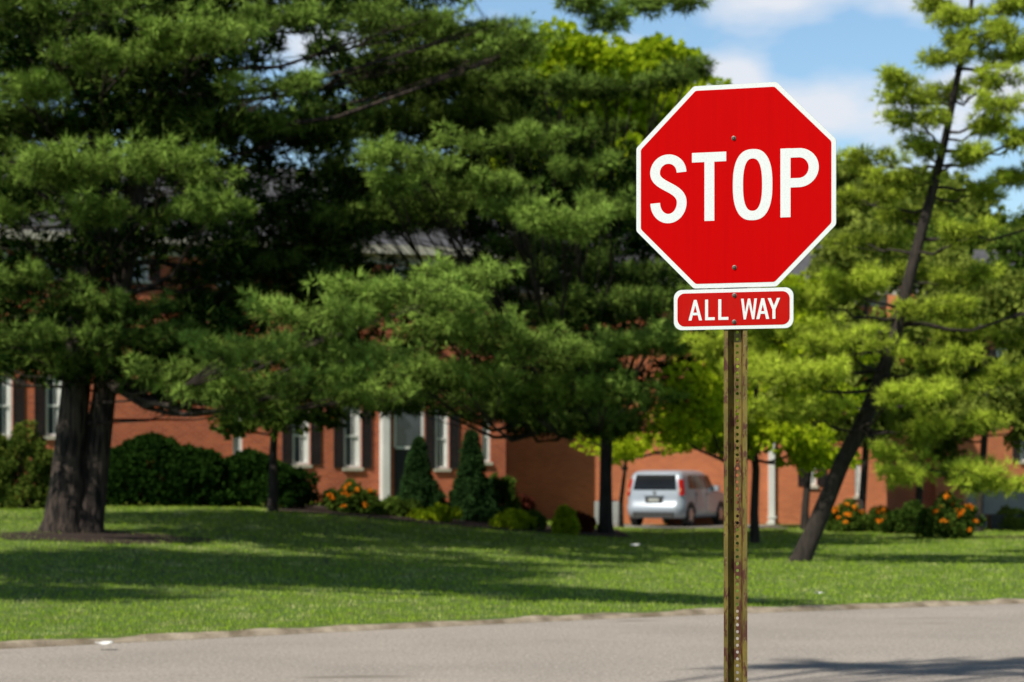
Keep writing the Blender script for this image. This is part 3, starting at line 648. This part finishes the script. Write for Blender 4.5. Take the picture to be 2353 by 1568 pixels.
# ------------------------------------------------------------------ houses
def wall_hit(A, B, px):
    A = np.array(A); B = np.array(B); k = (px-CX)/F; dx, dy = B-A
    t = (k*A[1]-A[0])/(dx-k*dy); return t*math.hypot(dx, dy), A[1]+t*dy
def house(name, A, B, z0, eave, depth, ridge, openings, brick, label):
    Ln = math.hypot(B[0]-A[0], B[1]-A[1]); rot = math.atan2(B[1]-A[1], B[0]-A[0])
    root = empty(name, (A[0], A[1], z0), rot, label, 'house'); ev = eave-z0
    ops = []
    for (kind, u0, u1, v0, v1) in openings:
        s0, d0 = wall_hit(A, B, u0); s1, d1 = wall_hit(A, B, u1); dm = (d0+d1)/2
        ops.append((kind, s0, s1, EYE+(HZ-v1)/F*dm-z0, min(EYE+(HZ-v0)/F*dm-z0, ev-.66)))
    xs_ = sorted(set([0, Ln]+[o[1] for o in ops]+[o[2] for o in ops])); zs_ = sorted(set([-.5, ev]+[max(o[3], -.4) for o in ops]+[o[4] for o in ops]))
    Bx = Boxes()
    for i in range(len(xs_)-1):
        for j in range(len(zs_)-1):
            cx = (xs_[i]+xs_[i+1])/2; cz = (zs_[j]+zs_[j+1])/2
            if any(o[1] < cx < o[2] and o[3] < cz < o[4] for o in ops): continue
            Bx.quad((xs_[i], 0, zs_[j]), (xs_[i+1], 0, zs_[j]), (xs_[i+1], 0, zs_[j+1]), (xs_[i], 0, zs_[j+1]))
    for o in ops:
        _, a, b, c, e = o; q = .14
        Bx.quad((a, 0, c), (a, 0, e), (a, q, e), (a, q, c)); Bx.quad((b, 0, c), (b, q, c), (b, q, e), (b, 0, e)); Bx.quad((a, 0, e), (b, 0, e), (b, q, e), (a, q, e)); Bx.quad((a, 0, c), (a, q, c), (b, q, c), (b, 0, c))
    Bx.quad((Ln, 0, -.5), (Ln, depth, -.5), (Ln, depth, ev), (Ln, 0, ev)); Bx.quad((0, depth, -.5), (0, 0, -.5), (0, 0, ev), (0, depth, ev)); Bx.quad((Ln, depth, -.5), (0, depth, -.5), (0, depth, ev), (Ln, depth, ev))
    rz = ridge-z0; k = len(Bx.v)
    Bx.v += [(0, 0, ev), (0, depth, ev), (0, depth/2, rz), (Ln, 0, ev), (Ln, depth, ev), (Ln, depth/2, rz)]; Bx.f += [(k, k+1, k+2), (k+3, k+5, k+4)]
    Bx.make('wall', brick, root)
    R = Boxes(); o_ = .4; sl = (rz-ev)/(depth/2); e0 = ev-o_*sl
    dz = .12
    R.quad((-.3, -o_, e0+dz), (Ln+.3, -o_, e0+dz), (Ln+.3, depth/2, rz+dz), (-.3, depth/2, rz+dz)); R.quad((-.3, depth/2, rz+dz), (Ln+.3, depth/2, rz+dz), (Ln+.3, depth+o_, e0+dz), (-.3, depth+o_, e0+dz))
    R.make('roof', M['roof'], root)
    C = Boxes(); C.box(-.3, Ln+.3, -o_-.08, -o_+.02, e0-.12, e0+.125); C.box(-.02, Ln+.02, -.05, -.003, ev-.62, e0-.021); C.box(-.28, Ln+.28, -o_+.02, -.003, e0-.02, e0+.03)
    C.make('cornice', M['cream'], root)
    for (kind, a, b, c, e) in ops:
        if kind in ('win', 'shut'):
            g = Boxes().box(a, b, .10, .125, c, e).make('window', M['glass'], root)
            fr = Boxes(); t_ = .07
            fr.box(a, a+t_, .03, .099, c, e); fr.box(b-t_, b, .03, .099, c, e); fr.box(a+t_, b-t_, .03, .099, e-t_*1.3, e); fr.box(a+t_, b-t_, .03, .099, c, c+t_)
            fr.box(a+t_, b-t_, .05, .098, (c+e)/2-.03, (c+e)/2+.03)
            fr.box((a+b)/2-.015, (a+b)/2+.015, .07, .096, c+t_, e-t_*1.3)
            fr.box(a+t_+(b-a)*.5, b-t_, .088, .0985, c+t_, e-t_*1.3)
            fr.make('frame', M['white'], g)
            Boxes().box(a-.05, b+.05, -.07, .03, c-.09, c-.002).make('sill', M['cream'], g)
            if kind == 'shut':
                for (p, q) in ((a-.30, a-.02), (b+.02, b+.30)):
                    s = Boxes(); s.box(p, p+.04, -.045, -.004, c, e); s.box(q-.04, q, -.045, -.004, c, e)
                    for i in range(int((e-c)/.08)): s.box(p+.04, q-.04, -.038, -.006, c+i*.08, c+i*.08+.055)
                    s.make('shutter', M['black'], root)
        elif kind == 'door':
            dr = Boxes(); dr.box(a, b, .09, .13, c, e)
            for zz in (0.08, .36): dr.box(a+.1, b-.1, .075, .089, c+(e-c)*zz, c+(e-c)*(zz+.2))
            dr = dr.make('door', M['black'], root)
            zz = c+(e-c)*.52
            fr = Boxes(); fr.box(a, a+.07, .0, .088, zz, e); fr.box(b-.07, b, .0, .088, zz, e); fr.box(a+.07, b-.07, .0, .088, e-.12, e); fr.box(a+.07, b-.07, .0, .087, zz-.04, zz+.04)
            fr.make('frame', M['white'], dr)
            Boxes().box(a+.08, b-.08, .03, .07, zz+.05, e-.13).make('storm_window', M['glass'], dr)
            Boxes().box(b-.16, b-.1, -.03, .07, c+.95, c+1.15).make('handle', M['steel'], dr)
    return root, Ln, ev
A1 = ((-350-CX)/F*59, 59); B1 = ((1162-CX)/F*66, 66)
ops = [('shut', -130, -85, 860, 1000), ('shut', 105, 146, 862, 1003), ('shut', -10, 28, 862, 1003), ('win', 535, 557, 930, 1046), ('shut', 672, 712, 935, 1068), ('shut', 790, 830, 930, 1075), ('door', 905, 974, 925, 1142), ('shut', 1000, 1031, 940, 1077), ('win', 1108, 1127, 945, 1062),
       ('shut', 104, 146, 505, 640), ('shut', -20, 20, 500, 640), ('shut', 300, 342, 515, 645), ('shut', 500, 540, 530, 655), ('shut', 700, 740, 550, 670), ('shut', 905, 942, 572, 690), ('shut', 1024, 1056, 580, 695)]
hr_, Ln, ev = house('brick_house', A1, B1, .55, 8.15, 8.5, 10.6, ops, M['brick'], 'two-storey red brick house with white windows and black shutters')
a, _ = wall_hit(A1, B1, 872); b, _ = wall_hit(A1, B1, 892)
S = Boxes(); S.box(a, b, -.20, -.002, -.1, 3.1); S.box(a+.03, b-.03, -.23, -.202, .2, 2.9); S.box(a-.05, b+.05, -.25, -.003, 3.101, 3.22)
S.make('door_surround', M['white'], hr_)
c, _ = wall_hit(A1, B1, 982)
S = Boxes(); S.box(b-.1, c+.3, -1.2, -.26, -.4, .0); S.make('doorstep', M['drive'], hr_)
A2 = ((1164-CX)/F*68, 68.6); B2 = ((2040-CX)/F*69, 69.2)
ops = [('shut', 1856, 1876, 1058, 1116), ('win', 1964, 1978, 1068, 1140), ('win', 1600, 1640, 700, 790), ('win', 1300, 1340, 700, 790), ('win', 1950, 1985, 720, 800)]
h2, Ln2, ev2 = house('brick_house', A2, B2, .0, 7.3, 8, 9.2, ops, M['brick2'], 'long orange brick house with plain side wall and grey roof')
s, _ = wall_hit(A2, B2, 1772); S = Boxes(); S.box(s-.09, s+.09, -.12, -.003, .0, ev2-.65); S.box(s-.14, s+.14, -.15, -.124, .25, .3); S.box(s-.16, s+.02, -.34, -.12, -.05, .14); S.make('downpipe', M['white'], h2)
A3 = ((2150-CX)/F*76, 76); B3 = ((2700-CX)/F*78, 78)
house('brick_house', A3, B3, .0, 6.9, 8, 9.4, [('shut', 2290, 2325, 800, 880), ('win', 2400, 2440, 1000, 1080), ('shut', 2345, 2375, 960, 1060)], M['brick2'], 'orange brick house partly hidden by trees')
xa = (2228-CX)/F*66; xb = (2560-CX)/F*66
S = Boxes(); S.box(0, xb-xa, 0, .3, -.3, 1.12); S.box(-.05, xb-xa+.05, -.05, .35, 1.121, 1.2); S.box(-.08, .35, -.1, .4, -.3, 1.119)
S.make('garden_wall', M['greywall'], None, label='low grey rendered garden wall with coping', cat='wall', loc=(xa, 66, .05))
xp = (2305-CX)/F*62; S = Boxes(); hw_ = .42
k = [(-hw_*.85, -.3*.85, 0), (hw_*.85, -.3*.85, 0), (hw_*.85, .3*.85, 0), (-hw_*.85, .3*.85, 0), (-hw_, -.3, .38), (hw_, -.3, .38), (hw_, .3, .38), (-hw_, .3, .38)]
S.v += k; S.f += [(3, 2, 1, 0), (4, 5, 6, 7), (0, 1, 5, 4), (1, 2, 6, 5), (2, 3, 7, 6), (3, 0, 4, 7)]; S.box(-hw_-.03, hw_+.03, -.34, .34, .381, .43)
S.make('planter', M['plastic'], None, label='dark grey trough planter beside garden wall', cat='planter', loc=(xp, 62, H(xp, 62)))
xc = (1397-CX)/F*66; ac = empty('air_conditioner', (xc, 66.5, H(xc, 66.5)), 0, 'pale grey outdoor air conditioner by brick wall', 'air conditioner')
S = Boxes(); S.box(-.36, .36, -.36, .36, .05, .68)
for i in range(8): S.box(-.33, .33, -.372, -.361, .1+i*.07, .135+i*.07)
S.make('casing', M['grey'], ac); Boxes().box(-.42, .42, -.42, .42, 0, .049).make('slab', M['drive'], ac)
T = Tube(); T.add([[0, 0, .681], [0, 0, .72]], [.3, .28], 20); obj('fan_grille', T.v, T.f, M['plastic'], ac)

# ------------------------------------------------------------------ car
cd = 66.0; cxw = (1498-CX)/F*cd
car = empty('parked_car', (cxw, cd-.6, H(cxw, cd)+.01), math.radians(-25), 'silver boxy hatchback parked on driveway seen from behind', 'car')
LV = [(.24, .16, 3.92, .80, .25), (.30, .04, 4.06, .865, .3), (.45, -.02, 4.10, .885, .3), (.58, -.02, 4.09, .89, .28), (.66, .06, 4.05, .885, .25), (.82, .08, 3.95, .885, .22), (.95, .10, 3.75, .875, .2), (1.03, .12, 3.2, .865, .18),
      (1.08, .13, 3.0, .86, .16), (1.25, .16, 2.75, .83, .14), (1.42, .21, 2.5, .795, .13), (1.52, .26, 2.3, .76, .14), (1.59, .36, 2.15, .70, .16), (1.62, .55, 1.95, .58, .2)]
def outl(z, yr, yf, hw, rc, n=6):
    pts = []
    for cx_, cy_, a0 in ((hw-rc, yr+rc, -90), (hw-rc, yf-rc*1.5, 0), (-hw+rc, yf-rc*1.5, 90), (-hw+rc, yr+rc, 180)):
        for i in range(n+1):
            a = math.radians(a0+90*i/n); ry = rc if a0 in (-90, 180) else rc*1.5
            pts.append((cx_+rc*math.cos(a), cy_+ry*math.sin(a), z))
    return pts
v = []; f = []
for l in LV: v += outl(*l)
n = len(outl(*LV[0]))
for i in range(len(LV)-1):
    for j in range(n): f.append((i*n+j, i*n+(j+1) % n, (i+1)*n+(j+1) % n, (i+1)*n+j))
f.append(tuple(range(n-1, -1, -1))); f.append(tuple((len(LV)-1)*n+j for j in range(n)))
obj('body', v, f, M['carpaint'], car, smooth=True)
zz_ = [l[0] for l in LV]
def lv(z, i): return float(np.interp(z, zz_, [l[i] for l in LV]))
g = []; gf = []
zs = np.linspace(1.06, 1.49, 5)
for z in zs:
    w_ = .66-.05*(z-1.07)/.4
    for xx in np.linspace(-w_, w_, 7): g.append((xx, lv(z, 1)-.014-.0, z))
for i in range(4):
    for j in range(6): gf.append((i*7+j, i*7+j+1, (i+1)*7+j+1, (i+1)*7+j))
obj('rear_window', g, gf, M['carglass'], car, smooth=True)
Boxes().box(-.05, .30, .085, .10, 1.10, 1.115).make('wiper', M['black'], car)
for sgn in (-1, 1):
    v = []; f = []
    for z in np.linspace(.90, 1.36, 5):
        hw2 = lv(z, 3); yr = lv(z, 1)
        for xx, yy in ((hw2-.11, yr-.012), (hw2-.05, yr+.006), (hw2+.004, yr+.09), (hw2+.010, yr+.15)): v.append((sgn*xx, yy, z))
    for i in range(4):
        for j in range(3): f.append((i*4+j, i*4+j+1, (i+1)*4+j+1, (i+1)*4+j))
    obj('tail_light', v, f, M['tail'], car, smooth=True)
    v2 = [(sgn*(lv(z, 3)-d0), lv(z, 1)-.022+dd, z) for z, d0, dd in ((1.0, .10, 0), (1.0, .06, .006), (1.1, .06, .006), (1.1, .10, 0))]
    obj('reversing_light', v2, [(0, 1, 2, 3)], M['amber'], car)
    for (y0, y1) in ((.62, 1.12), (1.18, 1.92), (2.0, 2.62)):
        v = []
        for z in (1.08, 1.27, 1.47):
            sh = (z-1.08)*.55 if y1 > 2.5 else 0; s2 = (z-1.08)*.25 if y0 < .7 else 0
            v += [(sgn*(lv(z, 3)+.010), y0+s2, z), (sgn*(lv(z, 3)+.010), y1-sh, z)]
        obj('side_window', v, [(0, 1, 3, 2), (2, 3, 5, 4)], M['carglass'], car)
    for yy in (1.15, 2.0):
        Boxes().box(min(sgn*.886, sgn*.892), max(sgn*.886, sgn*.892), yy, yy+.012, .4, 1.0).make('door_seam', M['black'], car)
        Boxes().box(min(sgn*.88, sgn*.915), max(sgn*.88, sgn*.915), yy+.08, yy+.26, .90, .93).make('door_handle', M['carpaint'], car)
    Boxes().box(min(sgn*.86, sgn*1.03), max(sgn*.86, sgn*1.03), 2.62, 2.78, 1.02, 1.17).make('wing_mirror', M['carpaint'], car)
    for yy in (.72, 3.28):
        wh = empty('wheel', (sgn*.80, yy, .32), 0); wh.parent = car
        N = 28; v = []; f = []
        pr = [(.0, .20), (.085, .21), (.105, .24), (.108, .29), (.09, .32), (0, .325), (-.1, .32)]
        for dx, r in pr:
            for i in range(N): a = 2*math.pi*i/N; v.append((sgn*dx, r*math.cos(a), r*math.sin(a)))
        for k_ in range(len(pr)-1):
            for i in range(N): f.append((k_*N+i, k_*N+(i+1) % N, (k_+1)*N+(i+1) % N, (k_+1)*N+i))
        obj('tyre', v, f, M['rubber'], wh, smooth=True)
        v = []; ns = 5
        for i in range(ns*4):
            a = 2*math.pi*i/(ns*4); r = .205 if i % 4 in (0, 1) else .13; v.append((sgn*.098, r*math.cos(a), r*math.sin(a)))
        v.append((sgn*.106, 0, 0)); f = [(i, (i+1) % (ns*4), ns*4) for i in range(ns*4)]
        obj('rim', v, f, M['rim'], wh)
        arc = []; af = []
        for i in range(19):
            a = math.pi*i/18
            for r in (.325, .40): arc.append((sgn*.893, yy+r*math.cos(a), .32+r*math.sin(a)))
        for i in range(18): af.append((2*i, 2*i+1, 2*i+3, 2*i+2))
        obj('wheel_arch', arc, af, M['plastic'], car)
Boxes().box(-.62, .62, -.035, .02, .26, .42).make('bumper_insert', M['plastic'], car)
Boxes().box(-.26, .26, .035, .06, .70, .83).make('number_plate_recess', M['plastic'], car)
Boxes().box(-.16, .16, .022, .034, .715, .815).make('number_plate', M['grey'], car)
Boxes().box(-.30, .30, .04, .09, .865, .895).make('hatch_handle', M['rim'], car)
T = Tube(); T.add([[0, .098, .97], [0, .082, .97]], [.055, .05], 16); obj('emblem', T.v, T.f, M['rim'], car)

# ------------------------------------------------------------------ litter
def litter(u, v, d, s):
    x = (u-CX)/F*d; z = H(x, d) if d > yk(x) else 0
    vv = []; ff = []; n = 5
    for i in range(n):
        for j in range(n): vv.append(((i/4-.5)*s*1.6, (j/4-.5)*s, .03+rng.uniform(0, s*.35)))
    for i in range(n-1):
        for j in range(n-1): ff.append((i*n+j, (i+1)*n+j, (i+1)*n+j+1, i*n+j+1))
    obj('paper_litter', vv, ff, M['paper'], None, label='crumpled white paper scrap lying on the ground', cat='litter', loc=(x, d, z+.02))
litter(1460, 1255, 46, .12); litter(238, 1490, 20.6, .10); litter(1882, 1390, 28.3, .07)

# ------------------------------------------------------------------ light, sky, camera
el = math.radians(48); az = (-.70, -.71)
sd = Vector((az[0]*math.cos(el), az[1]*math.cos(el), math.sin(el)))
ld = bpy.data.lights.new('sun', 'SUN'); ld.energy = 5.0; ld.angle = math.radians(.53); ld.color = (1, .94, .82)
lo_ = bpy.data.objects.new('sun', ld); col.objects.link(lo_); lo_.rotation_euler = sd.to_track_quat('Z', 'Y').to_euler(); lo_.location = (-20, -20, 40)
w = bpy.data.worlds.new('World'); bpy.context.scene.world = w; w.use_nodes = True; nt = w.node_tree; nt.nodes.clear()
out = nd(nt, 'ShaderNodeOutputWorld'); bgn = nd(nt, 'ShaderNodeBackground'); nt.links.new(bgn.outputs[0], out.inputs[0]); bgn.inputs[1].default_value = .085
sk = nd(nt, 'ShaderNodeTexSky'); sk.sky_type = 'NISHITA'; sk.sun_disc = False; sk.sun_elevation = el; sk.sun_rotation = math.radians(225); sk.air_density = 1; sk.dust_density = .6; sk.ozone_density = 2
tint = nt.nodes.new('ShaderNodeMix'); tint.data_type = 'RGBA'; tint.blend_type = 'MULTIPLY'; tint.inputs[0].default_value = 1; tint.inputs[7].default_value = (1.5, 1.66, 1.70, 1)
nt.links.new(sk.outputs[0], tint.inputs[6])
tc = nd(nt, 'ShaderNodeTexCoord'); mp = nd(nt, 'ShaderNodeMapping'); mp.inputs['Scale'].default_value = (1, 1, 2.2); mp.inputs['Location'].default_value = (.3, 0, .15)
nt.links.new(tc.outputs['Generated'], mp.inputs[0]); nz_ = nd(nt, 'ShaderNodeTexNoise'); nz_.inputs['Scale'].default_value = 16; nz_.inputs['Detail'].default_value = 6; nz_.inputs['Roughness'].default_value = .5
nt.links.new(mp.outputs[0], nz_.inputs[0])
mp2 = nd(nt, 'ShaderNodeMapping'); mp2.inputs['Scale'].default_value = (1, 1, 2.2); nt.links.new(tc.outputs['Generated'], mp2.inputs[0])
acc = None
for (u, v, rad, amp) in ((1960, 250, .040, 1.0), (1330, 135, .025, 1.0), (1650, 185, .022, 1.0), (1800, -20, .036, 1.0), (2310, 200, .035, 1.0), (2150, -10, .04, .9), (700, 120, .05, .9), (2150, 330, .05, 1.0), (300, 0, .08, .9)):
    dv = np.array([(u-CX)/F, 1, (HZ-v)/F]); dv /= np.linalg.norm(dv); dv[2] *= 2.2
    ds = nd(nt, 'ShaderNodeVectorMath', operation='DISTANCE'); nt.links.new(mp2.outputs[0], ds.inputs[0]); ds.inputs[1].default_value = tuple(dv)
    r = nd(nt, 'ShaderNodeMapRange'); r.interpolation_type = 'SMOOTHSTEP'; nt.links.new(ds.outputs['Value'], r.inputs[0]); r.inputs[1].default_value = 0; r.inputs[2].default_value = rad*1.6; r.inputs[3].default_value = amp*.42; r.inputs[4].default_value = 0
    if acc is None: acc = r.outputs[0]
    else:
        mx = nd(nt, 'ShaderNodeMath', operation='MAXIMUM'); nt.links.new(acc, mx.inputs[0]); nt.links.new(r.outputs[0], mx.inputs[1]); acc = mx.outputs[0]
ad = nd(nt, 'ShaderNodeMath', operation='ADD'); nt.links.new(acc, ad.inputs[0]); nt.links.new(nz_.outputs[0], ad.inputs[1])
cf = ramp(nt, ad.outputs[0], .62, .92)
cm = nt.nodes.new('ShaderNodeMix'); cm.data_type = 'RGBA'; nt.links.new(cf, cm.inputs[0]); nt.links.new(tint.outputs[2], cm.inputs[6]); cm.inputs[7].default_value = (9.2, 9.7, 10.6, 1)
sx = nd(nt, 'ShaderNodeSeparateXYZ'); nt.links.new(tc.outputs['Generated'], sx.inputs[0])
zr = nd(nt, 'ShaderNodeMapRange'); nt.links.new(sx.outputs[2], zr.inputs[0]); zr.inputs[1].default_value = .22; zr.inputs[2].default_value = .55; zr.inputs[3].default_value = 1; zr.inputs[4].default_value = .26
vm = nd(nt, 'ShaderNodeVectorMath', operation='SCALE'); nt.links.new(cm.outputs[2], vm.inputs[0]); nt.links.new(zr.outputs[0], vm.inputs['Scale'])
nt.links.new(vm.outputs[0], bgn.inputs[0])
cam = bpy.data.cameras.new('camera'); co = bpy.data.objects.new('camera', cam); col.objects.link(co)
co.location = (0, 0, EYE); co.rotation_euler = (math.pi/2, 0, 0); cam.lens = 80; cam.sensor_width = 36; cam.shift_y = (HZ-784)/2353
cam.clip_end = 5000; cam.clip_start = .1; cam.dof.use_dof = True; cam.dof.focus_distance = SD; cam.dof.aperture_fstop = 4.8
bpy.context.scene.camera = co
bpy.context.scene.view_settings.view_transform = 'Standard'
print('blades', NB[0])
